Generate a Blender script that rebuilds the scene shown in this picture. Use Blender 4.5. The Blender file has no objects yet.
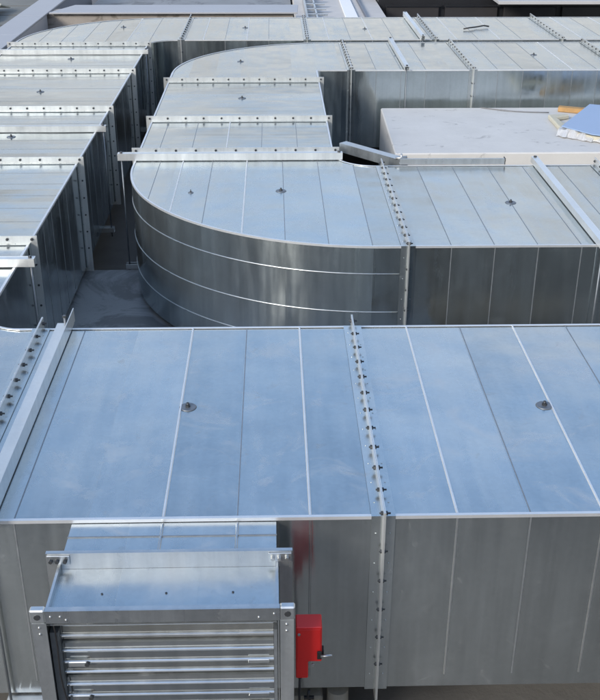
import bpy, bmesh, math, random
from mathutils import Vector, Matrix
random.seed(7)
S = bpy.context.scene
COL = S.collection
PI = math.pi

# ------------------------------------------------------------------ camera
cam_d = bpy.data.cameras.new('camera'); cam = bpy.data.objects.new('camera', cam_d); COL.objects.link(cam)
right = Vector((0.99968327, -0.02505682, 0.00235017)); down = Vector((-0.00914667, -0.44873717, -0.89361697)); fwd = Vector((0.02344581, 0.89331244, -0.44882423))
m = Matrix((right, -down, -fwd)).transposed().to_4x4(); m.translation = (0, 0, 2.5)
cam.matrix_world = m
cam_d.sensor_fit = 'HORIZONTAL'; cam_d.sensor_width = 36; cam_d.lens = 1019.9/600*36
cam_d.clip_start = .05; cam_d.clip_end = 6000
S.camera = cam

# ------------------------------------------------------------------ sky, sun, exposure
SUN_EL, SUN_AZ = math.radians(23), math.radians(219)      # azimuth clockwise from +Y: behind the camera, to the left
W = bpy.data.worlds.new('World'); S.world = W; W.use_nodes = True
nt = W.node_tree; nt.nodes.clear()
sky = nt.nodes.new('ShaderNodeTexSky'); sky.sky_type = 'NISHITA'; sky.sun_disc = False
sky.sun_elevation = SUN_EL; sky.sun_rotation = SUN_AZ; sky.air_density = 1.0; sky.dust_density = 1.2; sky.ozone_density = 1.2
bg = nt.nodes.new('ShaderNodeBackground'); bg.inputs[1].default_value = .15
out = nt.nodes.new('ShaderNodeOutputWorld'); nt.links.new(bg.outputs[0], out.inputs[0])
# thin broken cloud, thicker towards the horizon
def wn(t, **k):
    x = nt.nodes.new(t)
    for a, b in k.items(): setattr(x, a, b)
    return x
tc = wn('ShaderNodeTexCoord'); mp = wn('ShaderNodeMapping'); mp.inputs['Scale'].default_value = (1.3, 1.3, 4.2)
nt.links.new(tc.outputs['Generated'], mp.inputs[0])
cn = wn('ShaderNodeTexNoise'); cn.inputs['Scale'].default_value = 2.1; cn.inputs['Detail'].default_value = 6; cn.inputs['Roughness'].default_value = .58
nt.links.new(mp.outputs[0], cn.inputs['Vector'])
sx = wn('ShaderNodeSeparateXYZ'); nt.links.new(tc.outputs['Generated'], sx.inputs[0])
lo = wn('ShaderNodeMapRange'); lo.inputs[1].default_value = .0; lo.inputs[2].default_value = .56; lo.inputs[3].default_value = .80; lo.inputs[4].default_value = -.12
nt.links.new(sx.outputs[2], lo.inputs[0])
ad = wn('ShaderNodeMath', operation='ADD'); nt.links.new(cn.outputs['Fac'], ad.inputs[0]); nt.links.new(lo.outputs[0], ad.inputs[1])
cm_ = wn('ShaderNodeMapRange'); cm_.inputs[1].default_value = .47; cm_.inputs[2].default_value = .80; cm_.inputs[3].default_value = 0; cm_.inputs[4].default_value = .95
nt.links.new(ad.outputs[0], cm_.inputs[0])
mx = wn('ShaderNodeMix', data_type='RGBA'); nt.links.new(cm_.outputs[0], mx.inputs[0]); nt.links.new(sky.outputs[0], mx.inputs[6]); c2n = wn('ShaderNodeTexNoise'); c2n.inputs['Scale'].default_value = 3.1; c2n.inputs['Detail'].default_value = 5; nt.links.new(mp.outputs[0], c2n.inputs['Vector'])
cr_ = wn('ShaderNodeMapRange'); cr_.inputs[1].default_value = .38; cr_.inputs[2].default_value = .66; cr_.inputs[3].default_value = 1.3; cr_.inputs[4].default_value = 3.7
nt.links.new(c2n.outputs['Fac'], cr_.inputs[0])
cv = wn('ShaderNodeVectorMath', operation='SCALE'); cv.inputs[0].default_value = (1.03, 1.0, .975); nt.links.new(cr_.outputs[0], cv.inputs['Scale']); nt.links.new(cv.outputs[0], mx.inputs[7])
nt.links.new(mx.outputs[2], bg.inputs[0])
sd = bpy.data.lights.new('sun', 'SUN'); sd.energy = 1.3; sd.angle = math.radians(14); sd.color = (1, .94, .86)
sun = bpy.data.objects.new('sun', sd); COL.objects.link(sun)
dirv = Vector((math.sin(SUN_AZ)*math.cos(SUN_EL), math.cos(SUN_AZ)*math.cos(SUN_EL), math.sin(SUN_EL)))
sun.rotation_euler = dirv.to_track_quat('Z', 'Y').to_euler(); sun.location = (0, -5, 12)
S.view_settings.view_transform = 'Standard'; S.view_settings.look = 'None'
S.view_settings.exposure = 1.25; S.view_settings.gamma = 1
S.view_settings.use_curve_mapping = False
S.render.resolution_x = 878; S.render.resolution_y = 1024

# ------------------------------------------------------------------ materials
class NT:
    def __init__(s, name):
        s.m = bpy.data.materials.new(name); s.m.use_nodes = True; s.t = s.m.node_tree; s.t.nodes.clear()
        s.b = s.n('ShaderNodeBsdfPrincipled'); o = s.n('ShaderNodeOutputMaterial'); s.l(s.b.outputs[0], o.inputs[0])
    def n(s, ty, **kw):
        x = s.t.nodes.new(ty)
        for k, v in kw.items(): setattr(x, k, v)
        return x
    def l(s, a, b): s.t.links.new(a, b)
    def val(s, x, sock):
        if hasattr(x, 'links') or hasattr(x, 'is_output'): s.l(x, sock)
        else: sock.default_value = x
    def math(s, op, a, b=0., c=0., clamp=False):
        x = s.n('ShaderNodeMath', operation=op, use_clamp=clamp)
        s.val(a, x.inputs[0]); s.val(b, x.inputs[1]); s.val(c, x.inputs[2]); return x.outputs[0]
    def noise(s, vec, scale, detail=3., rough=.5, w=None, dist=0.):
        x = s.n('ShaderNodeTexNoise'); x.noise_dimensions = '4D' if w is not None else '3D'
        s.l(vec, x.inputs['Vector']); x.inputs['Scale'].default_value = scale; x.inputs['Detail'].default_value = detail
        x.inputs['Roughness'].default_value = rough; x.inputs['Distortion'].default_value = dist
        if w is not None: s.val(w, x.inputs['W'])
        return x.outputs['Fac']
    def ramp(s, f, a, b, ca, cb):
        x = s.n('ShaderNodeMapRange'); x.clamp = True; s.l(f, x.inputs[0]); x.inputs[1].default_value = a; x.inputs[2].default_value = b
        x.inputs[3].default_value = ca; x.inputs[4].default_value = cb; return x.outputs[0]
    def mix(s, f, a, b):
        x = s.n('ShaderNodeMix', data_type='RGBA'); s.val(f, x.inputs[0])
        for v, i in ((a, 6), (b, 7)):
            if isinstance(v, tuple): x.inputs[i].default_value = (*v, 1)
            else: s.l(v, x.inputs[i])
        return x.outputs[2]
    def mapping(s, vec, sc):
        x = s.n('ShaderNodeMapping'); s.l(vec, x.inputs[0]); x.inputs['Scale'].default_value = sc; return x.outputs[0]

def galv(name, base=(.47, .525, .54), rough=.3, axis=None, off=0., pitch=.302, wave=1.0, grime=.5, spangle=1., white=.3, met=.93, aniso=.9):
    """weathered galvanised sheet: spangle, streaks, chalky white-rust blotches, slightly wavy sheets"""
    k = NT(name)
    pos = k.n('ShaderNodeNewGeometry').outputs['Position']
    if axis is not None:
        sep = k.n('ShaderNodeSeparateXYZ'); k.l(pos, sep.inputs[0])
        at_ = k.n('ShaderNodeAttribute', attribute_type='OBJECT', attribute_name='seam_origin')
        pid = k.math('FLOOR', k.math('DIVIDE', k.math('SUBTRACT', sep.outputs[axis], at_.outputs['Fac']), pitch))
        pid = k.math('ADD', pid, k.math('FLOOR', k.math('MULTIPLY', at_.outputs['Fac'], 17.)))
        wn = k.n('ShaderNodeTexWhiteNoise', noise_dimensions='1D'); k.l(k.math('ADD', pid, .37), wn.inputs['W'])
        pv = wn.outputs['Value']; wid = k.math('MULTIPLY', pid, 3.7)
    else:
        oi = k.n('ShaderNodeObjectInfo'); pv = oi.outputs['Random']; wid = k.math('MULTIPLY', pv, 20.)
    streak = k.noise(k.mapping(pos, (9, 1.2, 1.2) if axis != 1 else (1.2, 9, 1.2)), 1.6, 2, .5, wid)
    broad = k.noise(pos, 1.3, 3, .55, wid)
    vor = k.n('ShaderNodeTexVoronoi'); k.l(pos, vor.inputs['Vector']); vor.inputs['Scale'].default_value = 55
    sp = k.n('ShaderNodeSeparateColor'); k.l(vor.outputs['Color'], sp.inputs[0])
    tone = k.math('ADD', k.math('MULTIPLY', k.math('SUBTRACT', pv, .5), .24), 1.)
    tone = k.math('ADD', tone, k.math('MULTIPLY', k.math('SUBTRACT', sp.outputs[0], .5), .05*spangle))
    tone = k.math('ADD', tone, k.math('MULTIPLY', k.math('SUBTRACT', streak, .5), .28))
    tone = k.math('ADD', tone, k.math('MULTIPLY', k.math('SUBTRACT', broad, .5), .35))
    nz = k.n('ShaderNodeSeparateXYZ'); k.l(k.n('ShaderNodeNewGeometry').outputs['Normal'], nz.inputs[0])
    up_ = k.math('GREATER_THAN', nz.outputs[2], .5)
    drip = k.noise(k.mapping(pos, (14, 14, .5)), 2., 3, .6)
    tone = k.math('ADD', tone, k.math('MULTIPLY', k.math('MULTIPLY', k.math('SUBTRACT', drip, .5), .3), k.math('SUBTRACT', 1., up_)))
    vm = k.n('ShaderNodeVectorMath', operation='SCALE'); vm.inputs[0].default_value = base; k.l(tone, vm.inputs['Scale'])
    # chalky marks (rings, smears) and grime spots
    ch = k.noise(pos, 3.1, 6, .68, None, 1.2); chm = k.math('MULTIPLY', k.ramp(ch, .54, .76, 0, white), k.math('ADD', k.math('MULTIPLY', up_, .85), .15))
    gr = k.noise(k.mapping(pos, (1, 1, 1)), 7., 6, .7, None, .8); grm = k.ramp(gr, .62, .88, 0, grime)
    c = k.mix(chm, vm.outputs[0], (.56, .57, .58)); c = k.mix(grm, c, (.19, .18, .165))
    k.l(c, k.b.inputs['Base Color'])
    met = k.math('SUBTRACT', met, k.math('ADD', k.math('MULTIPLY', chm, .75), k.math('MULTIPLY', grm, .6)), clamp=True)
    k.l(met, k.b.inputs['Metallic'])
    rv = k.math('ADD', k.math('MULTIPLY', k.math('SUBTRACT', streak, .5), .22), rough)
    rv = k.math('ADD', rv, k.math('MULTIPLY', k.math('SUBTRACT', pv, .5), .10))
    rv = k.math('SUBTRACT', rv, k.math('MULTIPLY', k.math('SUBTRACT', 1., up_), .07)); rv = k.math('ADD', rv, k.math('MULTIPLY', chm, .35)); rv = k.math('ADD', rv, k.math('MULTIPLY', grm, .3), clamp=True)
    k.l(rv, k.b.inputs['Roughness'])
    # rolled sheet: on the walls reflections are drawn out vertically
    an = k.n('ShaderNodeCombineXYZ'); an.inputs[2].default_value = 1; k.l(an.outputs[0], k.b.inputs['Tangent'])
    k.l(k.math('MULTIPLY', k.math('SUBTRACT', 1., up_), aniso), k.b.inputs['Anisotropic'])
    # oil canning
    w = k.noise(k.mapping(pos, (1.6, 1.6, 1.6)), 1.2, 2, .4, wid)
    fine = k.noise(pos, 60, 2, .5)
    h = k.math('ADD', k.math('MULTIPLY', w, .035*wave), k.math('MULTIPLY', fine, .00012))
    bp = k.n('ShaderNodeBump'); bp.inputs['Strength'].default_value = 1; bp.inputs['Distance'].default_value = 1
    k.l(h, bp.inputs['Height']); k.l(bp.outputs[0], k.b.inputs['Normal'])
    return k.m

def plain(name, col, rough=.6, metal=0., var=.2, scale=6., bump=.0, stain=None):
    k = NT(name); pos = k.n('ShaderNodeNewGeometry').outputs['Position']
    f = k.noise(pos, scale, 6, .62)
    t = k.math('ADD', 1., k.math('MULTIPLY', k.math('SUBTRACT', f, .5), var*2))
    vm = k.n('ShaderNodeVectorMath', operation='SCALE'); vm.inputs[0].default_value = col; k.l(t, vm.inputs['Scale'])
    c = vm.outputs[0]
    if stain:
        s1 = k.ramp(k.noise(k.mapping(pos, stain[3]), stain[1], 6, .7, None, 1.), stain[2], stain[2]+.09, 0, stain[4]); c = k.mix(s1, c, stain[0])
    k.l(c, k.b.inputs['Base Color']); k.b.inputs['Roughness'].default_value = rough; k.b.inputs['Metallic'].default_value = metal
    if bump:
        bp = k.n('ShaderNodeBump'); bp.inputs['Strength'].default_value = 1; bp.inputs['Distance'].default_value = bump
        k.l(k.noise(pos, scale*6, 6, .7), bp.inputs['Height']); k.l(bp.outputs[0], k.b.inputs['Normal'])
    return k.m

M = {}
M['front'] = galv('galvanised_front', axis=0, off=-.775, base=(.515, .55, .55), rough=.25, wave=.4, white=.34)
M['across'] = galv('galvanised_elbow', axis=0, off=.145, rough=.21, wave=.42, grime=.14)
M['along'] = galv('galvanised_run', axis=1, off=.05, rough=.20, wave=.6, white=.25)
M['frame'] = galv('galvanised_frame', base=(.58, .605, .61), rough=.38, wave=.05, grime=.35, spangle=1.5, aniso=0)
M['bright'] = galv('galvanised_profile', base=(.60, .62, .62), rough=.40, wave=.03, grime=.3, spangle=.8, aniso=0)
M['profile'] = galv('zinc_profile', base=(.72, .74, .73), rough=.42, wave=.02, grime=.45, spangle=.7, met=.75, aniso=0)
M['profile'].node_tree.nodes  # bright dull zinc: mostly diffuse
M['rib'] = plain('seam_edge_lit', (.74, .76, .77), .42, .7, .12, 12)
M['upper'] = plain('added_wall_brown', (.34, .28, .20), .85, 0, .2, 1.5, .003)
M['blade'] = galv('galvanised_blade', base=(.66, .68, .67), rough=.19, wave=.03, grime=.2, spangle=.6, aniso=0)
M['seam'] = plain('seam_sealant', (.28, .30, .315), .5, .7, .3, 20)
M['bolt'] = plain('dark_bolt', (.06, .065, .07), .5, .6, .3, 30)
M['zincbolt'] = plain('zinc_bolt', (.45, .46, .46), .35, .9, .2, 30)
M['washer'] = plain('washer', (.2, .22, .24), .5, .7, .3, 30)
M['red'] = plain('red_plastic', (.66, .02, .018), .38, 0, .06, 5)
M['cable'] = plain('black_cable', (.015, .015, .017), .45)
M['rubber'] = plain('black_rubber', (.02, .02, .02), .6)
M['concrete'] = plain('pale_concrete', (.57, .56, .53), .85, 0, .14, 2.6, .003, ((.14, .135, .13), 3.0, .605, (1.0, 1.7, 1), .75))
M['parapet'] = plain('stained_concrete', (.30, .275, .25), .9, 0, .3, 3., .004, ((.13, .115, .10), 3., .52, (1, 1, 2.5), .7))
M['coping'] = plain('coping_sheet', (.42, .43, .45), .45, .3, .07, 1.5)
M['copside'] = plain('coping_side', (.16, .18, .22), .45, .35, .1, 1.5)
M['slab'] = plain('membrane_slab', (.21, .22, .225), .5, .0, .3, 1.6, .0015, ((.05, .055, .06), 1.4, .5, (1, 1, 1), .7))
M['roof'] = plain('bitumen_roof', (.14, .135, .125), .85, 0, .35, 2.5, .004)
M['beige'] = plain('beige_block', (.26, .24, .19), .9, 0, .35, 5., .005)
M['paleroof'] = plain('pale_roof', (.50, .485, .46), .85, 0, .18, 2.5, .002)
M['white'] = plain('sunlit_white', (.8, .8, .8), .6, 0, .04, 3)
M['darkwall'] = plain('dark_cladding', (.014, .015, .018), .35, 0, .3, 3)
M['darkpanel'] = plain('dark_panel', (.035, .034, .036), .3, 0, .3, 3)
M['ledge'] = plain('pale_ledge', (.42, .42, .42), .6, 0, .08, 3)
M['tiles'] = plain('paving', (.19, .19, .17), .9, 0, .35, 1.2, .003)
M['wood'] = plain('raw_timber', (.42, .25, .10), .8, 0, .4, 18, .003)
M['foam'] = plain('cream_foam', (.55, .52, .41), .9, 0, .15, 25, .006)
M['foil'] = plain('torn_foil', (.75, .75, .74), .3, .6, .2, 30, .01)
M['blue'] = plain('blue_film', (.30, .41, .58), .4, .2, .05, 3)
M['wire'] = plain('grey_wire', (.2, .2, .2), .5, .3)
M['ground'] = plain('street', (.12, .12, .12), .9, 0, .3, .05)

# ------------------------------------------------------------------ mesh helpers
class MB:
    def __init__(s): s.bm = bmesh.new()
    def quad(s, pts, smooth=False):
        f = s.bm.faces.new([s.bm.verts.new(p) for p in pts]); f.smooth = smooth; return s
    def prism(s, pts, vec, bev=0):
        """closed polygon pts extruded by vec"""
        v = Vector(vec); a = [s.bm.verts.new(p) for p in pts]; b = [s.bm.verts.new(Vector(p)+v) for p in pts]
        n = len(a); fs = [s.bm.faces.new(a), s.bm.faces.new(b[::-1])]
        for i in range(n): fs.append(s.bm.faces.new((a[i], b[i], b[(i+1) % n], a[(i+1) % n])))
        bmesh.ops.recalc_face_normals(s.bm, faces=fs)
        if bev: 
            es = list({e for f in fs for e in f.edges})
            bmesh.ops.bevel(s.bm, geom=es, offset=bev, segments=1, affect='EDGES')
        return s
    def box(s, x0, x1, y0, y1, z0, z1, bev=0):
        return s.prism([(x0, y0, z0), (x1, y0, z0), (x1, y1, z0), (x0, y1, z0)], (0, 0, z1-z0), bev)
    def cyl(s, p, q, r, n=12, r2=None, smooth=True):
        p = Vector(p); q = Vector(q); d = (q-p).normalized(); u = d.orthogonal().normalized(); w = d.cross(u); r2 = r if r2 is None else r2
        a = [s.bm.verts.new(p+(u*math.cos(2*PI*i/n)+w*math.sin(2*PI*i/n))*r) for i in range(n)]
        b = [s.bm.verts.new(q+(u*math.cos(2*PI*i/n)+w*math.sin(2*PI*i/n))*r2) for i in range(n)]
        s.bm.faces.new(a[::-1]); s.bm.faces.new(b)
        for i in range(n):
            f = s.bm.faces.new((a[i], a[(i+1) % n], b[(i+1) % n], b[i])); f.smooth = smooth
        return s
    def tube(s, pts, r, n=8):
        pts = [Vector(p) for p in pts]; rings = []
        u = None
        for i, p in enumerate(pts):
            d = (pts[min(i+1, len(pts)-1)]-pts[max(i-1, 0)]).normalized()
            if u is None: u = d.orthogonal().normalized()
            u = (u-d*u.dot(d)).normalized(); w = d.cross(u)
            rings.append([s.bm.verts.new(p+(u*math.cos(2*PI*k/n)+w*math.sin(2*PI*k/n))*r) for k in range(n)])
        for a, b in zip(rings, rings[1:]):
            for k in range(n):
                f = s.bm.faces.new((a[k], a[(k+1) % n], b[(k+1) % n], b[k])); f.smooth = True
        s.bm.faces.new(rings[0][::-1]); s.bm.faces.new(rings[-1]); return s
    def sweep(s, path, prof, smooth=False):
        """prof = (sideways, z) points swept along a horizontal path of (x,y); sideways is to the left of travel"""
        n = len(path); P = [Vector((p[0], p[1], 0)) for p in path]; rings = []
        for i in range(n):
            d0 = (P[i]-P[i-1]).normalized() if i else (P[1]-P[0]).normalized()
            d1 = (P[i+1]-P[i]).normalized() if i < n-1 else d0
            t = (d0+d1).normalized(); nn = Vector((-t.y, t.x, 0)); k = 1/max(.3, math.sqrt((1+d0.dot(d1))/2))
            rings.append([s.bm.verts.new(P[i]+nn*a*k+Vector((0, 0, z))) for a, z in prof])
        m_ = len(prof); fs = []
        for a, b in zip(rings, rings[1:]):
            for j in range(m_):
                f = s.bm.faces.new((a[j], a[(j+1) % m_], b[(j+1) % m_], b[j])); f.smooth = smooth; fs.append(f)
        fs += [s.bm.faces.new(rings[0]), s.bm.faces.new(rings[-1][::-1])]
        bmesh.ops.recalc_face_normals(s.bm, faces=fs); return s
    def build(s, name, mat, parent=None, loc=None):
        me = bpy.data.meshes.new(name); s.bm.to_mesh(me); s.bm.free(); me.materials.append(mat)
        o = bpy.data.objects.new(name, me); COL.objects.link(o)
        if loc: o.location = loc
        if parent: o.parent = parent
        return o
def tag(o, label, cat, group=None, kind=None):
    if label: o['label'] = label
    if cat: o['category'] = cat
    if group: o['group'] = group
    if kind: o['kind'] = kind
    return o
def thing(name, label, cat, group=None):
    o = bpy.data.objects.new(name, None); COL.objects.link(o); o.empty_display_size = .1
    return tag(o, label, cat, group)
def inst(src, name, parent, loc, rot=None, scale=None):
    o = src.copy() if hasattr(src, 'copy') and not isinstance(src, bpy.types.Mesh) else bpy.data.objects.new(name, src)
    COL.objects.link(o); o.parent = parent; o.location = loc
    if rot: o.rotation_euler = rot
    if scale: o.scale = scale
    return o
def arc(cx, cy, rx, ry, a0, a1, n=40):
    return [(cx+rx*math.cos(math.radians(a0+(a1-a0)*i/n)), cy+ry*math.sin(math.radians(a0+(a1-a0)*i/n))) for i in range(n+1)]

# ================================================================== THE SETTING
ZB = -.94          # underside of the ducts
def structure(o): return tag(o, None, None, None, 'structure')
g = MB(); g.box(-3000, 3000, -3000, 3000, -14.2, -14); structure(g.build('street', M['ground']))
g = MB(); g.box(-14, 7, -12, 17.4, -1.75, -1.45); structure(g.build('roof', M['roof']))
g = MB(); g.box(-3.4, 1.3, 4.9, 8.62, -1.449, -1.0, .006); structure(g.build('roof_slab', M['slab']))
g = MB(); g.box(-14, -4.6, 14.2, 32, -.9, -.42)
structure(g.build('paved_terrace', M['tiles']))
for i in range(5):   # joints of the large terrace boards
    pass
g = MB()
for i in range(9): g.box(-13.9, -4.62, 16.1+i*1.15, 16.13+i*1.15, -.42, -.412)
for i in range(5): g.box(-6.2-i*1.4, -6.17-i*1.4, 14.3, 30, -.419, -.413)
j = g.build('terrace_joint', M['roof']); structure(j)

# parapet: two walls meeting at the corner, each capped by a folded sheet
t = thing('parapet_wall', 'stained concrete parapet behind the farthest duct, capped with pale sheet metal', 'wall')
g = MB(); g.box(-3.7, .33, 17.45, 17.95, -1.4, -.075); g.build('wall_body', M['parapet'], t)
g = MB(); g.prism([(-3.64, 17.36, -.075), (.40, 17.36, -.075), (.43, 18.2, -.075), (-3.36, 18.2, -.075)], (0, 0, .028), .004); g.build('coping', M['coping'], t)
t = thing('parapet_wall', 'dark sided parapet running along the outer left of the roof, wide blue grey cap', 'wall')
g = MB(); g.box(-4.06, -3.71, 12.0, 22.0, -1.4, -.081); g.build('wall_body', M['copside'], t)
g = MB()
for a, b in ((12.0, 15.3), (15.31, 17.1), (17.11, 22.)):
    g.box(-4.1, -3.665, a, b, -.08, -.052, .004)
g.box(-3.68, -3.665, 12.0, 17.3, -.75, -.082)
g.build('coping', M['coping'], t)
# low roof beyond the parapets
g = MB(); g.box(-3.6, .36, 18.2, 30, -1.0, -.5); structure(g.build('far_roof', M['slab']))
g = MB(); g.box(.40, 1.98, 17.2, 30, -1.0, -.30)
structure(g.build('pale_roof', M['paleroof']))
t = thing('sunlit_strip', 'bright white strip of painted sunlight along the pale roof beyond the far duct', 'strip')
g = MB(); g.prism([(1.245, 17.25, -.296), (1.471, 17.25, -.296), (1.49, 24, -.296), (1.29, 24, -.296)], (0, 0, .03), .005); g.build('strip_sheet', M['white'], t)  # white colour stands in for sunlight on this strip of roof
g = MB(); g.box(1.60, 1.625, 17.25, 24, -.296, -.24); g.build('edge_rail', M['copside'], t)
t = thing('cable_ladder', 'pale metal ladder tray on the far roof beside the parapet end', 'cable tray')
g = MB(); g.box(.56, .60, 17.25, 26, -.296, -.2, .004); g.build('rail', M['bright'], t)
g = MB(); g.box(.74, .77, 17.25, 26, -.296, -.22, .004); g.build('rail', M['bright'], t)
for i in range(12):
    g = MB(); g.box(.60, .95, 17.7+i*.62, 17.78+i*.62, -.25, -.22, .004); g.build('rung', M['bright'], t)

# dark building face at the far right
t = thing('dark_building', 'black clad building face with dark window bands beyond the far ducts', 'building')
g = MB(); g.box(2.0, 16, 20.2, 24, -14, .08); g.build('wall', M['darkwall'], t)
for i in range(9):
    g = MB(); x = 2.15+i*1.12; g.box(x, x+1.0, 20.12, 20.197, -1.15, -.36, .01); w = g.build('window', M['darkpanel'], t)
    g = MB(); g.box(x-.03, x+1.03, 20.08, 20.118, -.35, -.31); g.build('window_head', M['darkwall'], w)
g = MB(); g.box(4.02, 12, 18.9, 20.19, -.15, -.09, .006); g.build('ledge', M['ledge'], t)
g = MB(); g.box(4.02, 12, 18.96, 19.0, -.175, -.151); g.build('ledge_trim', M['darkpanel'], t)
t = thing('fallen_sheet', 'crumpled cream sheet lying on the paved terrace at the far left', 'sheet')
g = MB()
for i in range(7):
    for jx in range(2):
        pass
bm = g.bm; vs = {}
for i in range(9):
    for jx in range(7):
        vs[i, jx] = bm.verts.new((-5.75+jx*.13+.05*math.sin(i*1.7), 17.2+i*.36+.06*math.sin(jx*2.3), -.40+.13*abs(math.sin(i*1.3+jx*.9))+.05*random.random()))
for i in range(8):
    for jx in range(6): bm.faces.new((vs[i, jx], vs[i, jx+1], vs[i+1, jx+1], vs[i+1, jx])).smooth = False
o = g.build('sheet_cloth', M['foam'], t); sm = o.modifiers.new('thickness', 'SOLIDIFY'); sm.thickness = .02

# concrete plinth block
t = thing('concrete_block', 'pale concrete plinth with dark scuffs between the two right hand ducts', 'concrete plinth')
g = MB(); g.prism([(1.243, 10.25, -1.44), (6.6, 10.285, -1.44), (6.6, 12.225, -1.44), (1.284, 12.225, -1.44)], (0, 0, 1.04), .012); g.build('block_body', M['concrete'], t)
# unseen stepped wall, added to shape front duct reflections and shade the roof
t = thing('reflection_wall', 'unseen stepped brownish wall added below the viewpoint to shape reflections in the front duct', 'building')
g = MB(); g.box(-14, 1.9, -6, .35, -1.44, -.95); g.box(1.901, 7, -6, .35, -1.44, 1.6); g.build('wall', M['upper'], t)
g = MB(); g.box(-14, 1.85, -6, .40, -.949, -.87, .006); g.box(1.851, 7, -6, .40, 1.601, 1.68, .006); g.build('coping', M['coping'], t)
# pieces glimpsed under the front duct
t = thing('concrete_kerb', 'beige weathered concrete block under the front duct beside the red box', 'concrete block')
g = MB(); g.box(-.3, .20, 3.46, 4.0, -1.44, -1.02, .01); g.build('block_body', M['beige'], t)
g = MB(); g.cyl((.27, 3.5, -1.44), (.27, 3.5, -1.0), .05, 16); tag(g.build('vent_pipe', M['beige']), 'short beige pipe standing under the front duct beside the weathered block', 'pipe')

# ================================================================== DUCTS
bolt_me = {}
def bolt_mesh(axis, long=False):
    key = (axis, long)
    if key in bolt_me: return bolt_me[key]
    g = MB(); L = .019 if not long else .03
    g.cyl((-L, 0, 0), (L+.008, 0, 0), .0045, 6)
    g.cyl((-.0135, 0, 0), (-.0052, 0, 0), .0105, 6, smooth=False); g.cyl((.0052, 0, 0), (.0145, 0, 0), .0105, 6, smooth=False)
    if axis == 1: bmesh.ops.rotate(g.bm, verts=g.bm.verts[:], cent=(0, 0, 0), matrix=Matrix.Rotation(PI/2, 3, 'Z'))
    me = bpy.data.meshes.new('bolt'); g.bm.to_mesh(me); g.bm.free(); me.materials.append(M['bolt']); bolt_me[key] = me
    return me

def ring_profile(g, gb, axis, pos, sgn, lo, hi, leaf=.055, base=.05):
    """one angle flange round a duct: leaf in the joint plane, base leg lying back over the sheet on side sgn"""
    th = .004
    def bx(a0, a1, b0, b1, z0, z1, g=g):
        a0, a1 = min(a0, a1), max(a0, a1)
        if axis == 0: g.box(a0, a1, b0, b1, z0, z1)
        else: g.box(b0, b1, a0, a1, z0, z1)
    p0 = pos+sgn*.0005; p1 = pos+sgn*(th+.0005); q = pos+sgn*base
    # leaves: full-width top and bottom, sides fitted between them
    bx(p0, p1, lo-leaf, hi+leaf, 0.001, leaf)
    bx(p0, p1, lo-leaf, hi+leaf, ZB-leaf, ZB-.001)
    bx(p0, p1, lo-leaf, lo-.001, ZB-.0005, .0005); bx(p0, p1, hi+.001, hi+leaf, ZB-.0005, .0005)
    # base legs
    bx(p1, q, lo-.007, hi+.007, 0.003, .007, gb); bx(p1, q, lo-.007, hi+.007, ZB-.007, ZB-.003, gb)
    bx(p1, q, lo-.007, lo-.003, ZB-.0025, .0025, gb); bx(p1, q, hi+.003, hi+.007, ZB-.0025, .0025, gb)
    # rivet heads on the base legs
    def riv(u, v, zz, d):
        if axis == 0: c = (u, v, zz)
        else: c = (v, u, zz)
        d = Vector(d); gb.cyl(c, Vector(c)+d, .0042, 8, .002)
    mid = pos+sgn*base*.6; n = int((hi-lo)/.16)
    for i in range(n+1):
        v = lo+.09+(hi-lo-.18)*i/n; riv(mid, v, .007, (0, 0, .003))
    for i in range(6):
        z = -.08-i*.155
        for edge, s_ in ((lo-.007, -1), (hi+.007, 1)):
            d = (0, s_*.003, 0) if axis == 0 else (s_*.003, 0, 0)
            riv(mid, edge, z, d)

def add_flange(sec, axis, pos, sgn, lo, hi, bolts=None, faces='t', leaf=.055):
    g = MB(); gb = MB(); ring_profile(g, gb, axis, pos, sgn, lo, hi, leaf); f = g.build('flange', M['profile'], sec); gb.build('slip_leg', M['front'], f)
    if bolts:
        me = bolt_mesh(axis)
        n = max(2, round((hi-lo)/bolts))
        for i in range(n+1):
            v = lo-.02+(hi-lo+.04)*i/n; z = .031
            loc = (pos, v, z) if axis == 0 else (v, pos, z)
            inst(me, 'bolt', f, loc, (random.random()*3 if axis == 0 else 0, 0 if axis == 0 else random.random()*3, 0))
        for k in range(1, 6):
            z = -.155*k
            for fc, e in (('l', lo-.03), ('h', hi+.03)):
                if fc in faces:
                    loc = (pos, e, z) if axis == 0 else (e, pos, z)
                    inst(me, 'bolt', f, loc, None, (.8, .8, .8))
    return f

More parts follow.
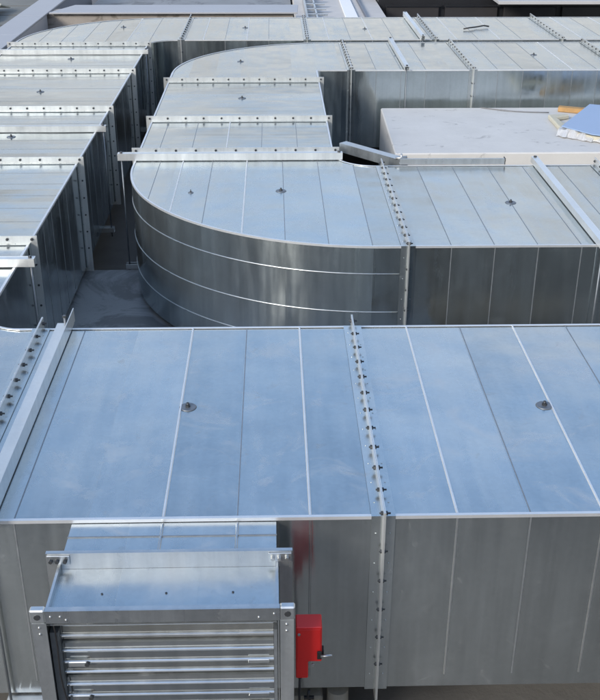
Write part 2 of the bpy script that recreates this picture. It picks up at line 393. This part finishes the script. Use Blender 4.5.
def body(sec, chainA, chainB, mat, smoothA=False, smoothB=False):
    """chainA and chainB: the two long walls of a duct section, both in the direction of travel"""
    g = MB(); bm = g.bm
    for ch, sm in ((chainA, smoothA), (chainB, smoothB)):
        top = [bm.verts.new((x, y, 0)) for x, y in ch]; bot = [bm.verts.new((x, y, ZB)) for x, y in ch]
        for i in range(len(ch)-1):
            f = bm.faces.new((top[i], top[i+1], bot[i+1], bot[i])); f.smooth = sm
            if ch is chainB: f.normal_flip()
    outline = list(chainA)+list(chainB)[::-1]
    def clean(o):
        r = []
        for p in o:
            if not r or (abs(p[0]-r[-1][0])+abs(p[1]-r[-1][1])) > 1e-5: r.append(p)
        return r
    outline = clean(outline)
    for z, rev in ((0, True), (ZB, False)):
        v = [bm.verts.new((x, y, z)) for x, y in outline]; f = bm.faces.new(v)
        f.normal_update()
        if (f.normal.z > 0) != rev: f.normal_flip()
        bmesh.ops.triangulate(bm, faces=[f])
    for i in (0, -1):   # closing ends, hidden in the joints
        a, b = chainA[i], chainB[i]
        bm.faces.new([bm.verts.new(p) for p in ((*a, 0), (*b, 0), (*b, ZB), (*a, ZB))])
    o = g.build('sheet_body', mat, sec)
    # folded lock seams along both upper edges
    g = MB()
    g.sweep(chainA, [(-.006, -.009), (-.0012, -.009), (-.0012, .0035), (.010, .0035), (.010, .0065), (-.006, .0065)] if sideA < 0 else [(.006, -.009), (.0012, -.009), (.0012, .0035), (-.010, .0035), (-.010, .0065), (.006, .0065)])
    g.build('lock_seam', M['rib'], sec); g = MB()
    g.sweep(chainB, [(.006, -.009), (.0012, -.009), (.0012, .0035), (-.010, .0035), (-.010, .0065), (.006, .0065)] if sideA < 0 else [(-.006, -.009), (-.0012, -.009), (-.0012, .0035), (.010, .0035), (.010, .0065), (-.006, .0065)])
    g.build('lock_seam', M['rib'], sec)
    return o

def span(poly, axis, pos):
    """[min,max] of the other coordinate where the outline crosses pos"""
    xs = []
    n = len(poly)
    for i in range(n):
        a, b = poly[i], poly[(i+1) % n]
        if (a[axis]-pos)*(b[axis]-pos) < 0:
            t_ = (pos-a[axis])/(b[axis]-a[axis]); xs.append(a[1-axis]+t_*(b[1-axis]-a[1-axis]))
    xs.sort(); return (xs[0], xs[-1]) if len(xs) >= 2 else None

def seams(sec, chA, chB, axis, ribs, laps, side=('l', 'h'), zend=-.87):
    """standing ribs (painted bright on top, duller on the walls) and thin lap joints (dark) across the top and down the walls"""
    poly = list(chA)+list(chB)[::-1]
    for x in ribs:
        s_ = span(poly, axis, x)
        if not s_: continue
        g = MB(); a, b = s_[0]+.012, s_[1]-.012
        pr = [(-.006, .0), (-.003, .006), (.003, .006), (.006, .0)]
        if axis == 0: g.prism([(x+u, a, z) for u, z in pr], (0, b-a, 0))
        else: g.prism([(a, x+u, z) for u, z in pr], (b-a, 0, 0))
        g.build('standing_seam', M['rib'], sec)  # paler material on top: the light caught by the rib is in its colour
        for sd_, on in ((0, 'l' in side), (1, 'h' in side)):
            if not on: continue
            e = s_[sd_]; q_ = -1 if sd_ == 0 else 1; g = MB(); pw = [(-.005, 0), (-.0025, .0035), (.0025, .0035), (.005, 0)]; hgt = -.0095-zend
            for z0, z1, fl in ((zend, -.0095, 1.),):
                if axis == 0: g.prism([(x+u, e+q_*z, z0) for u, z in pw], (0, 0, z1-z0))
                else: g.prism([(e+q_*z, x+u, z0) for u, z in pw], (0, 0, z1-z0))
            g.build('wall_fold', M['frame'], sec)  # same rib on the wall, duller material as its shaded copy
    for x in laps:
        s_ = span(poly, axis, x)
        if not s_: continue
        g = MB()
        a, b = s_[0]+.012, s_[1]-.012
        def strip(u0, u1, v0, v1, z0, z1):
            if axis == 0: g.box(u0, u1, v0, v1, z0, z1)
            else: g.box(v0, v1, u0, u1, z0, z1)
        strip(x-.0025, x+.0025, a, b, 0, .0015)
        if 'l' in side: strip(x-.003, x+.003, s_[0]-.002, s_[0], zend, -.011)
        if 'h' in side: strip(x-.003, x+.003, s_[1], s_[1]+.002, zend, -.011)
        g.build('lap_seam', M['seam'], sec)

pin_me = None
def pin(sec, x, y, big=1.0):
    g = MB(); g.cyl((x, y, .0005), (x, y, .005), .043*big, 28, .038*big); p = g.build('fixing_washer', M['washer'], sec)
    g = MB(); g.cyl((x, y, .005), (x, y, .026), .007*big, 10); g.cyl((x, y, .005), (x, y, .014), .013*big, 6, smooth=False); g.build('stud', M['bolt'], p)

GD = 'galvanised duct sections bolted together on the roof'
sideA = -1
def section(label, chA, chB, mat, sm=(False, False), org=None):
    """chA = the wall on the right of travel; chB = the wall on the left of travel"""
    sec = thing('duct_section', label, 'duct', GD); b = body(sec, chA, chB, mat, *sm)
    if org is None: org = chA[0][1 if mat is M['along'] else 0]
    b['seam_origin'] = float(org); return sec
def frange(a, b, st):
    r = []
    while a < b: r.append(a); a += st
    return r

Y0, Y1 = 3.44, 5.26
# --- front duct, travelling +X: right wall is the near one
c1 = ([(-1.33, Y0), (.436, Y0)], [(-1.33, Y1), (.436, Y1)])
s = section('wide front duct section with the louvred damper plugged into its face', *c1, M['front'], org=-1.08)
seams(s, *c1, 0, [-.47, .135], [-1.08, -.165]); pin(s, -.435, 4.36)
add_flange(s, 0, -1.33, 1, Y0, Y1, None); add_flange(s, 0, .436, -1, Y0, Y1, .165, 'l')
c1b = ([(.436, Y0), (2.9, Y0)], [(.436, Y1), (2.9, Y1)])
s = section('front right duct section, plain blue top, at the right of the bolted front joint', *c1b, M['front'])
seams(s, *c1b, 0, [.745, 1.355, 1.965], [1.05, 1.66]); pin(s, 1.32, 4.34)
add_flange(s, 0, .436, 1, Y0, Y1); add_flange(s, 0, 2.9, -1, Y0, Y1)
# --- elbow off the left edge joining front duct and left run
XL0, XL1 = -3.50, -1.69
ce = ([(-1.33, Y1)]+[(-1.45, Y1)]+arc(-1.45, Y1+.24, .24, .24, 270, 180, 10)+[(XL1, 6.65)],
      [(-1.33, Y0)]+arc(-1.55, Y0+1.95, 1.95, 1.95, 270, 180, 36)+[(XL0, 6.65)])
s = section('elbow duct section at the left edge turning from the front duct into the left run', *ce, M['front'], (False, True))
add_flange(s, 0, -1.33, -1, Y0, Y1, .165, 'l'); add_flange(s, 1, 6.65, -1, XL0, XL1, .165, 'h')
seams(s, *ce, 0, [], [-1.63], side=())
# --- left run
ys = [6.65, 8.59, 10.45, 12.34, 14.10]
names = ['nearest duct section of the left run, below the rows of transverse seams',
         'second duct section of the left run, opposite the curved middle elbow, carrying a hanger rail',
         'third duct section of the left run, with one dark fixing on its top',
         'last straight duct section of the left run, just before the far left elbow']
for i in range(4):
    a, b = ys[i], ys[i+1]; c = ([(XL1, a), (XL1, b)], [(XL0, a), (XL0, b)])
    s = section(names[i], *c, M['along'])
    s.children[0]['seam_origin'] = a+.14
    seams(s, *c, 1, [], frange(a+.14, b-.1, .302) if i < 2 else frange(a+.442, b-.1, .604), zend=-.92)
    if i in (2,): pin(s, -2.56, 11.34)
    if i in (3,): pin(s, -2.55, 13.2)
    if i == 1: pin(s, -2.45, 9.45)
    add_flange(s, 1, a, 1, XL0, XL1); add_flange(s, 1, b, -1, XL0, XL1, .165, 'h')
# --- far left elbow into far duct
F0, F1 = 14.52, 16.46
cf = ([(XL1, 14.10), (XL1, 14.2)]+arc(XL1+.36, 14.2, .36, F0-14.2, 180, 90, 12)+[(-1.27, F0)],
      [(XL0, 14.10), (XL0, 14.4)]+arc(XL0+2.05, 14.4, 2.05, F1-14.4, 180, 90, 36)+[(-1.27, F1)])
s = section('far left elbow duct section curving in front of the concrete parapet', *cf, M['across'], (True, True))
seams(s, *cf, 0, [-2.0], [-3.2, -2.9, -2.6, -2.3, -1.7, -1.45], side=()); pin(s, -2.2, 15.6)
add_flange(s, 1, 14.10, 1, XL0, XL1); add_flange(s, 0, -1.27, -1, F0, F1, .17, 'l')
# --- far duct
xs = [-1.27, .47, 2.25, 4.02, 6.6]
fn = ['farthest row duct section directly in front of the parapet, left of the dark round joint',
      'farthest row duct section between the parapet end and the hanger rail',
      'farthest row duct section with a dark strip of debris on top',
      'farthest row duct section at the top right edge, slightly bluer']
for i in range(4):
    a, b = xs[i], xs[i+1]; c = ([(a, F0), (b, F0)], [(a, F1), (b, F1)])
    s = section(fn[i], *c, M['across'])
    seams(s, *c, 0, [a+.302+.604*k for k in range(int((b-a-.2)/.6))], [a+.604+.604*k for k in range(int((b-a-.5)/.6))], zend=-.92)
    if i == 0: pin(s, -.41, 15.53)
    if i == 1: pin(s, 1.34, 15.42, .8)
    add_flange(s, 0, a, 1, F0, F1); add_flange(s, 0, b, -1, F0, F1, .17, 'l')

# --- second duct (curved elbow and its right hand continuation)
E0, E1 = 6.535, 8.44
c2 = ([(.912, E0), (2.75, E0)], [(.912, E1), (2.75, E1)])
s = section('duct section right of the curved middle elbow, with a dark front wall', *c2, M['across'])
seams(s, *c2, 0, [], [1.21, 1.51, 1.81, 2.11, 2.42]); pin(s, 1.81, 7.46)
add_flange(s, 0, .912, 1, E0, E1); add_flange(s, 0, 2.75, -1, E0, E1, .165, 'l')
c2b = ([(2.75, E0), (4.6, E0)], [(2.75, E1), (4.6, E1)])
s = section('duct section at the right edge beyond the middle hanger rail', *c2b, M['across'])
seams(s, *c2b, 0, [3.36], [3.05]); add_flange(s, 0, 2.75, 1, E0, E1); add_flange(s, 0, 4.6, -1, E0, E1)
IX0, IX1 = -1.20, .52
cm = ([(.912, E1)]+arc(.88, 8.80, .36, .36, 270, 180, 14)+[(IX1, 8.86)],
      [(.912, E0)]+arc(.75, 8.45, 1.95, 8.45-E0, 270, 180, 64)+[(IX0, 8.86)])
s = section('large curved middle elbow duct with a rounded drum like outer wall', *cm, M['across'], (True, True), .07)
seams(s, *cm, 0, [-.785, -.235], [-.98, -.53, .07, .37, .67], side=())
g = MB()
for z in (-.20, -.49, -.74):
    g.sweep([(.86, E0-.001)]+cm[1][1:-1], [(.0005, z-.005), (.0045, z-.002), (.0045, z+.002), (.0005, z+.005)], True)
g.build('wall_seam', M['frame'], s)
pin(s, .05, 7.78); pin(s, -.66, 7.75, .5)
add_flange(s, 0, .912, -1, E0, E1, .165, 'l'); add_flange(s, 1, 8.86, -1, IX0, IX1)
# --- inner run going back
for (a, b, nm, ribs, laps) in ((8.86, 10.01, 'short duct section just behind the curved middle elbow, with lengthwise seams', [-.43], [-.74, -.115, .21, -1.03]),
                  (10.01, 11.81, 'plain duct section of the inner run with one dark fixing, before the rear bend', [], [])):
    c = ([(IX1, a), (IX1, b)], [(IX0, a), (IX0, b)])
    s = section(nm, *c, M['along'])
    seams(s, *c, 0, ribs, laps, side=()) if ribs else None
    add_flange(s, 1, a, 1, IX0, IX1, .175, 'h'); add_flange(s, 1, b, -1, IX0, IX1)
pin(s, -.34, 11.0)
# --- rear bend of the inner line
T0, T1 = 12.45, 14.30
cr = ([(IX1, 11.81), (IX1, 12.41)]+arc(IX1+.04, 12.41, .04, .04, 180, 90, 4)+[(.934, T0)],
      [(IX0, 11.81), (IX0, 12.3)]+arc(.80, 12.3, 2.0, T1-12.3, 180, 90, 50)+[(.934, T1)])
s = section('rear curved duct bend with a smooth rounded outline, turning right behind the inner run', *cr, M['across'], (False, True))
pin(s, -.41, 13.0)
seams(s, *cr, 0, [], [], side=())
add_flange(s, 1, 11.81, 1, IX0, IX1, .175, 'h'); add_flange(s, 0, .934, -1, T0, T1, .17, 'l')
xs = [.934, 2.41, 4.24, 6.1]
tn = ['duct section right of the rear bend, carrying a hanger rail, above the dark gap',
      'pale duct section with one fixing behind the concrete plinth',
      'bluish duct section at the right edge behind the concrete plinth']
for i in range(3):
    a, b = xs[i], xs[i+1]; c = ([(a, T0), (b, T0)], [(a, T1), (b, T1)])
    s = section(tn[i], *c, M['across'])
    seams(s, *c, 0, [a+1.208] if b-a > 1.5 else [], [a+.302+.302*k for k in range(int((b-a-.15)/.302)) if k != 3], zend=-.93)
    if i == 0: pin(s, 1.59, 13.35)
    if i == 1: pin(s, 3.36, 13.4)
    add_flange(s, 0, a, 1, T0, T1); add_flange(s, 0, b, -1, T0, T1, .17, 'l')

# ================================================================== HANGERS (rail over the duct, two rods, channel below)
GH = 'hanger frames clamped round the ducts'
def channel(g, axis, pos, a, b, z0, w=.05, h=.05, up=False, th=.0045):
    """inverted (or upright) U channel running along the other axis"""
    def bx(u0, u1, z_0, z_1):
        if axis == 0: g.box(u0, u1, a, b, z_0, z_1)      # rail at X=pos runs along Y
        else: g.box(a, b, u0, u1, z_0, z_1)
    bx(pos-w/2, pos-w/2+th, z0, z0+h); bx(pos+w/2-th, pos+w/2, z0, z0+h)
    if up: bx(pos-w/2+th, pos+w/2-th, z0, z0+th)
    else: bx(pos-w/2+th, pos+w/2-th, z0+h-th-.001, z0+h-.001)
def hanger(label, axis, pos, lo, hi, ext=.13, kind='U', h=.055, rods=(1, 1), ext2=None):
    t = thing('duct_hanger', label, 'hanger', GH); a, b = lo-ext, hi+(ext if ext2 is None else ext2)
    zr = .0085
    g = MB()
    if kind == 'U': channel(g, axis, pos, a, b, zr, .055, h)
    else:           # angle: flat leg on the duct, leaf standing at the + side
        if axis == 0: g.box(pos-.095, pos+.0, a, b, zr, zr+.005); g.box(pos-.005, pos, a-.03, b+.03, zr+.0055, zr+.085)
        else: g.box(a, b, pos, pos+.08, zr, zr+.005); g.box(a, b, pos-.001, pos+.004, zr+.0055, zr+h)
    g.build('top_rail', M['profile'], t)
    g = MB(); channel(g, axis, pos, a, b, ZB-.052-.009, .05, .05, True); g.build('bottom_channel', M['bright'], t)
    for e, on in ((a+.03, rods[0]), (b-.03, rods[1])):
        if not on: continue
        pp = pos-.045 if kind == 'L' and axis == 0 else pos
        x, y = (pp, e) if axis == 0 else (e, pp)
        g = MB(); g.cyl((x, y, ZB-.11), (x, y, zr+h+.012), .0065, 8); r = g.build('threaded_rod', M['washer'], t)
        for z in (zr+h, ZB-.072):
            g = MB(); g.cyl((x, y, z+.0005), (x, y, z+.0115), .013, 6, smooth=False); g.build('nut', M['bolt'], r)
    return t
hanger('tall angle rail across the front duct, beside the bolted left joint', 0, -1.155, Y0, Y1, .06, 'L')
hanger('nearest pale hanger rail at the left edge, its end poking past the duct edge', 1, 6.22, XL0, XL1, .13)
hanger('long pale hanger rail across the left run, midway up the left side', 1, 9.62, XL0, XL1, .10)
hanger('pale hanger rail hard against the farthest joint of the left run', 1, 13.5, XL0, XL1, .08)
hanger('long pale hanger rail across the back of the curved middle elbow, rod hanging left', 1, 8.65, IX0, IX1, .15, h=.06, ext2=.07)
hanger('diagonal looking pale rail across the duct right of the middle elbow', 0, 2.235, E0, E1, .09, h=.05)
hanger('slim rail across the rear duct between its two joints, behind the loose channel', 0, 1.60, T0, T1, .06, h=.05)
hanger('pale rail across the farthest duct close beside a bolted joint', 0, 2.06, F0, F1, .12, h=.065)
hanger('short piece of rail across the right edge duct behind the middle hanger rail', 0, 2.86, E0, E1, .09, h=.05)

# loose steel members between middle elbow and the plinth
t = thing('loose_channel', 'short grey channel lying aslant over the dark gap beside the concrete plinth', 'steel channel')
g = MB(); p = Vector((.62, 9.06, .04)); q = Vector((1.12, 8.53, .03)); d = (q-p).normalized(); sd_ = Vector((-d.y, d.x, 0)).normalized()*.045
up = Vector((0, 0, 1))
g.prism([p-sd_, p+sd_, p+sd_+up*.005, p-sd_+up*.005], q-p); g.prism([p-sd_-up*.075, p-sd_-up*.001, p-sd_*.88-up*.001, p-sd_*.88-up*.075], q-p); g.prism([p+sd_-up*.075, p+sd_-up*.001, p+sd_*.88-up*.001, p+sd_*.88-up*.075], q-p)
g.build('channel_web', M['frame'], t)
g = MB(); c = q+Vector((-.03, .01, .012)); g.cyl(c+Vector((-.05, 0, 0)), c+Vector((.05, 0, .01)), .012, 8); g.cyl(c+Vector((0, 0, -.03)), c+Vector((0, 0, .04)), .009, 8); g.build('clamp_bolt', M['zincbolt'], t)
g = MB(); c = q+Vector((.02, .0, 0)); g.box(c.x-.03, c.x+.05, c.y-.02, c.y+.04, .008, .03, .004); g.build('clamp_plate', M['frame'], t)
t = thing('back_rail', 'thin pale rail lying along the back edge of the duct right of the middle elbow', 'steel rail')
g = MB(); x0, x1, y0, z0 = 1.07, 1.965, 8.46, .0085
g.box(x0, x1, y0, y0+.004, z0, z0+.05); g.box(x0, x1, y0+.0042, y0+.055, z0, z0+.004); g.box(x0, x1, y0+.0042, y0+.02, z0+.046, z0+.05)
g.build('rail_profile', M['bright'], t)
g = MB(); g.box(x1+.001, x1+.006, y0-.012, y0+.05, z0, z0+.055, .001); g.cyl((x1+.004, y0+.018, z0+.03), (x1+.012, y0+.018, z0+.03), .011, 8); g.build('end_cap', M['bolt'], t)

# ================================================================== LOUVRED DAMPER
t = thing('louvred_damper', 'louvred damper box standing out from the front duct, blue sheet on top', 'damper')
FX0, FX1 = -.893, .060; SX0, SX1 = -.842, -.006
g = MB(); g.box(SX0, SX1, 3.19, Y0-.006, -.93, -.012); st = g.build('stub_duct', M['front'], t)
g = MB()
for x in (-.47, -.165): g.prism([(x+u, 3.20, -.012+z) for u, z in ((-.006, 0), (-.003, .005), (.003, .005), (.006, 0))], (0, .225, 0))
g.build('standing_seam', M['frame'], st)
g = MB(); g.box(SX0-.002, SX1+.002, 3.338, 3.344, -.0118, -.0085); g.build('lap_seam', M['seam'], st)
# rear frame flange
g = MB(); g.box(FX0+.0, FX1-.004, 3.170, 3.175, -.034, .042); g.box(FX0+.0, FX1-.004, 3.1755, 3.188, .036, .042)
for x0, x1 in ((FX0, FX0+.05), (FX1-.054, FX1-.004)): g.box(x0, x1, 3.170, 3.175, -.95, -.0345)
rf = g.build('rear_frame', M['bright'], t)
for sx in (FX0, FX1-.1):
    g = MB(); g.box(sx+.004, sx+.092, 3.163, 3.169, -.006, .034, .001); g.build('corner_cleat', M['frame'], rf)
    for k in (.02, .045, .075):
        g = MB(); g.cyl((sx+k, 3.163, .014), (sx+k, 3.150, .014), .008, 6, smooth=False); g.build('bolt', M['bolt'] if sx < -.5 else M['zincbolt'], rf)
# casing
g = MB(); g.box(SX0-.008, SX1+.008, 2.885, 3.169, -.037, -.033); g.build('top_sheet', M['front'], t)
g = MB()
g.box(SX0-.008, SX0-.004, 2.885, 3.169, -.93, -.0375); g.build('side_sheet', M['frame'], t); g = MB(); g.box(SX1+.004, SX1+.008, 2.885, 3.169, -.93, -.0375)
g.build('side_sheet', M['frame'], t)
g = MB(); g.box(SX0-.006, SX0+.004, 2.89, 3.165, -.0325, -.006); g.build('edge_fold', M['frame'], t); g = MB(); g.box(SX1-.004, SX1+.006, 2.89, 3.165, -.0325, -.006); g.build('edge_fold', M['frame'], t)
for x in (-.66, -.42, -.17):
    g = MB(); g.cyl((x, 3.02, -.033), (x, 3.02, -.030), .0045, 8); g.build('rivet', M['bolt'], t)
# front frame: four members meeting at corner pieces
g = MB(); YF = 2.86
g.box(FX0+.055, FX1-.055, YF, YF+.005, -.030, .026); g.box(FX0+.055, FX1-.055, YF+.0055, YF+.024, .020, .026)
g.box(FX0+.055, FX1-.055, YF+.0055, YF+.018, -.030, -.026)
g.build('top_member', M['frame'], t)
for x0, x1, sg in ((FX0+.004, FX0+.056, 1), (FX1-.054, FX1-.004, -1)):
    g = MB(); g.box(x0, x1, YF+.0005, YF+.0055, -.94, -.031)
    xo = x0 if sg > 0 else x1-.005
    g.box(xo, xo+.005, YF+.006, YF+.03, -.94, -.031); g.build('stile', M['frame'], t)
for sx in (FX0, FX1-.054):
    g = MB(); g.box(sx, sx+.054, YF-.001, YF+.03, -.030, .029, .005); cp = g.build('corner_piece', M['frame'], t)
    g = MB(); g.cyl((sx+.027, YF-.001, 0.0), (sx+.027, YF-.004, 0.0), .012, 8) ; g.build('corner_hole', M['bolt'], cp)
g = MB(); g.box(FX0+.055, FX1-.055, YF, YF+.005, -.94, -.90); g.build('bottom_member', M['frame'], t)
# screws of the frame
for x, z in ((FX0+.075, .0), (FX0+.11, 0), (FX1-.075, .0), (FX0+.03, -.05), (FX0+.03, -.08), (FX1-.03, -.05), (FX1-.03, -.08), (FX0+.13, -.015), (FX1-.13, -.015)):
    g = MB(); g.cyl((x, YF+.001, z), (x, YF-.004, z), .0065, 8, .004); g.build('screw', M['zincbolt'], t)
# header behind the frame, and inner jambs
g = MB(); g.box(SX0, SX1, 2.900, 2.905, -.066, -.0375); g.box(SX0, SX1, 2.885, 2.8995, -.062, -.056); g.build('header', M['blade'], t)
g = MB(); g.box(SX0, SX0+.031, 2.905, 2.96, -.93, -.113); g.build('inner_jamb', M['washer'], t); g = MB(); g.box(SX1-.012, SX1, 2.905, 2.96, -.93, -.113); g.build('inner_jamb', M['washer'], t)
# blades: folded sheet with three rounded beads each, thin dark slots between
def blade(z0, z1, beads):
    prof = [(2.950, z0), (2.934, z0-.004)]
    for zb in beads:
        prof.append((2.933, zb+.0085))
        for q in range(7):
            an = PI/2-PI*q/6; prof.append((2.931-.0095*math.cos(an), zb+.0075*math.sin(an)))
        prof.append((2.933, zb-.0085)); prof.append((2.937, zb-.018))
    prof += [(2.936, z1+.006), (2.946, z1)]
    back = [(y+.010, zz) for y, zz in prof[::-1]]
    g = MB(); g.prism([(SX0+.033, y, zz) for y, zz in prof+back], (SX1-SX0-.046, 0, 0)); return g.build('blade', M['blade'], t)
blade(-.070, -.177, [-.092, -.148])
for k in range(4):
    z = -.187-k*.169
    bl = blade(z, z-.159, [z-.034, z-.089, z-.139])
    g = MB(); g.box(SX0+.05, SX0+.120, 2.912, 2.9205, z-.102, z-.078, .003); cl = g.build('blade_clip', M['frame'], bl)
    g = MB(); g.cyl((SX0+.122, 2.908, z-.09), (SX0+.122, 2.922, z-.09), .009, 8); g.build('clip_screw', M['bolt'], cl)
    g = MB(); g.box(SX1-.11, SX1-.03, 2.915, 2.9205, z-.099, z-.082, .002); g.build('blade_clip', M['frame'], bl)
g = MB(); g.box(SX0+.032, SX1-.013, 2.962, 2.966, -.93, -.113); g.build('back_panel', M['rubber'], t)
g = MB(); g.tube([(SX0+.02+.004*math.sin(i*1.1)+.035*i/14, 2.885+.004*math.cos(i*.9), -.035-.065*i) for i in range(15)], .0035); g.build('linkage_cable', M['cable'], t)

t = thing('damper_actuator', 'red actuator box fixed to the right side of the louvred damper', 'actuator')
g = MB(); ya, yb = 3.085, 3.165
g.prism([(.068, ya, -.268), (.171, ya, -.268), (.171, ya, -.447), (.117, ya, -.447), (.117, ya, -.535), (.068, ya, -.535)], (0, yb-ya, 0), .004); g.build('housing', M['red'], t)
g = MB(); g.box(.074, .165, ya-.0035, ya-.0003, -.435, -.276, .001); g.build('lid', M['red'], t)
g = MB(); g.box(.152, .170, ya-.012, ya-.0038, -.425, -.385, .002); g.box(.172, .180, ya+.005, ya+.035, -.425, -.392, .002); g.build('shaft_clamp', M['rubber'], t)
g = MB(); g.cyl((.166, ya-.014, -.405), (.212, ya-.014, -.402), .006, 10); g.build('shaft', M['zincbolt'], t)
for x, z_ in ((.080, -.300), (.136, -.459)):
    g = MB(); g.cyl((x, ya, z_), (x, ya-.007, z_), .006, 8); g.build('screw', M['zincbolt'], t)
g = MB(); g.cyl((.085, 3.12, -.536), (.085, 3.12, -.56), .011, 10); g.build('cable_gland', M['rubber'], t)
g = MB(); g.tube([(.085, 3.12, -.56), (.083, 3.12, -.65), (.084, 3.12, -.8), (.088, 3.13, -1.0), (.12, 3.2, -1.25), (.2, 3.3, -1.43)], .005); g.build('power_cable', M['cable'], t)
# dark cable tie hanging under the duct
t = thing('hanging_cable', 'short black cable end hooked below the front duct right of the red box', 'cable')
g = MB(); g.tube([(.135, 3.44, -.955), (.13, 3.43, -.985), (.14, 3.43, -1.01), (.128, 3.43, -1.04), (.135, 3.43, -1.2), (.14, 3.45, -1.43)], .006); g.build('cable_sheath', M['cable'], t)
g = MB(); g.box(.112, .158, 3.425, 3.44, -1.0, -.985, .002); g.build('cable_hook', M['rubber'], t)
# bracket below the left end of the front duct
t = thing('support_stand', 'grey steel trestle glimpsed beneath the lower left corner of the front duct', 'stand')
g = MB(); g.box(-1.22, -1.0, 3.40, 3.45, -.99, -.95, .003); g.build('cross_bar', M['frame'], t)
for (x0, x1) in ((-1.16, -1.09), (-1.05, -1.1), (-1.19, -1.22)):
    g = MB(); g.cyl((x0, 3.425, -.99), (x1, 3.46, -1.44), .014, 8); g.build('leg', M['frame'], t)

# ================================================================== THINGS LYING ABOUT
z = .056
PK = 1.1837
def q(x, y, z_):   # measured for a block top at .05, moved on to the plinth top at -.40
    return (x*PK, y*PK, -.40+(z_-.05)*PK)
t = thing('insulation_board', 'blue faced insulation board with torn foil edge lying on the concrete plinth', 'board')
P = [(2.70, 9.36), (2.87, 10.10), (3.06, 10.22), (3.95, 9.95), (3.75, 8.90), (3.25, 8.95), (3.03, 9.12)]
P = [(2.64, 9.23), (3.09, 9.93), (4.1, 9.6), (3.9, 8.5), (2.86, 8.98)]
g = MB(); g.prism([q(x, y, .13+.05*(y-9.2)) for x, y in P], (0, 0, .012), .002); g.build('blue_sheet', M['blue'], t)
g = MB(); g.prism([q(x*.985+.05, y+.03, .056) for x, y in P], (0, 0, .055)); g.build('foam_core', M['foam'], t)
g = MB(); bm = g.bm; prev = None
N = 26
for i in range(N+1):
    u = i/N; x = 2.60+.62*u; y = 9.22-.42*u+.02*math.sin(i*2.1)
    a = bm.verts.new(q(x-.02+.015*random.random(), y-.03-.03*random.random(), .056+.012*random.random())); b_ = bm.verts.new(q(x+.01, y+.005, .10+.03*random.random())); c_ = bm.verts.new(q(x+.05, y+.05, .125+.05*(y-9.2)))
    if prev: bm.faces.new((prev[0], a, b_, prev[1])); bm.faces.new((prev[1], b_, c_, prev[2]))
    prev = (a, b_, c_)
o = g.build('torn_foil_edge', M['foil'], t); mo = o.modifiers.new('thickness', 'SOLIDIFY'); mo.thickness = .006
t = thing('foam_scrap', 'cream scrap of foam standing at the corner of the blue insulation board', 'foam scrap')
g = MB(); g.prism([q(*p_) for p_ in [(2.66, 9.34, .053), (2.73, 9.34, .053), (2.745, 9.5, .053), (2.73, 9.75, .053), (2.88, 9.83, .053), (2.84, 9.88, .053), (2.67, 9.85, .053), (2.665, 9.6, .053)]], (0, 0, .05), .012); g.build('foam_piece', M['foam'], t)
t = thing('timber_offcut', 'brown timber offcut on the concrete plinth behind the blue board', 'timber')
g = MB(); g.prism([q(*p_) for p_ in [(2.84, 10.13, .053), (3.35, 9.92, .053), (3.37, 9.99, .053), (2.87, 10.21, .053)]], (0, 0, .055), .006); g.build('timber_batten', M['wood'], t)
g = MB(); g.tube([q(2.1+.08*i, 10.3-.03*i-.05*math.sin(i*.45), .058) for i in range(9)], .006); tag(g.build('loose_wire', M['wire']), 'thin grey wire curling on the plinth towards the timber offcut', 'wire')
t = thing('debris_strip', 'dark bent strip of scrap lying on the farthest duct', 'scrap')
g = MB(); g.tube([(2.77, 15.28, .022), (2.86, 15.32, .03), (2.98, 15.42, .026), (3.10, 15.49, .034), (3.18, 15.50, .02)], .011, 6); g.build('scrap_piece', M['rubber'], t)

# render settings kept light
S.render.engine = 'CYCLES'
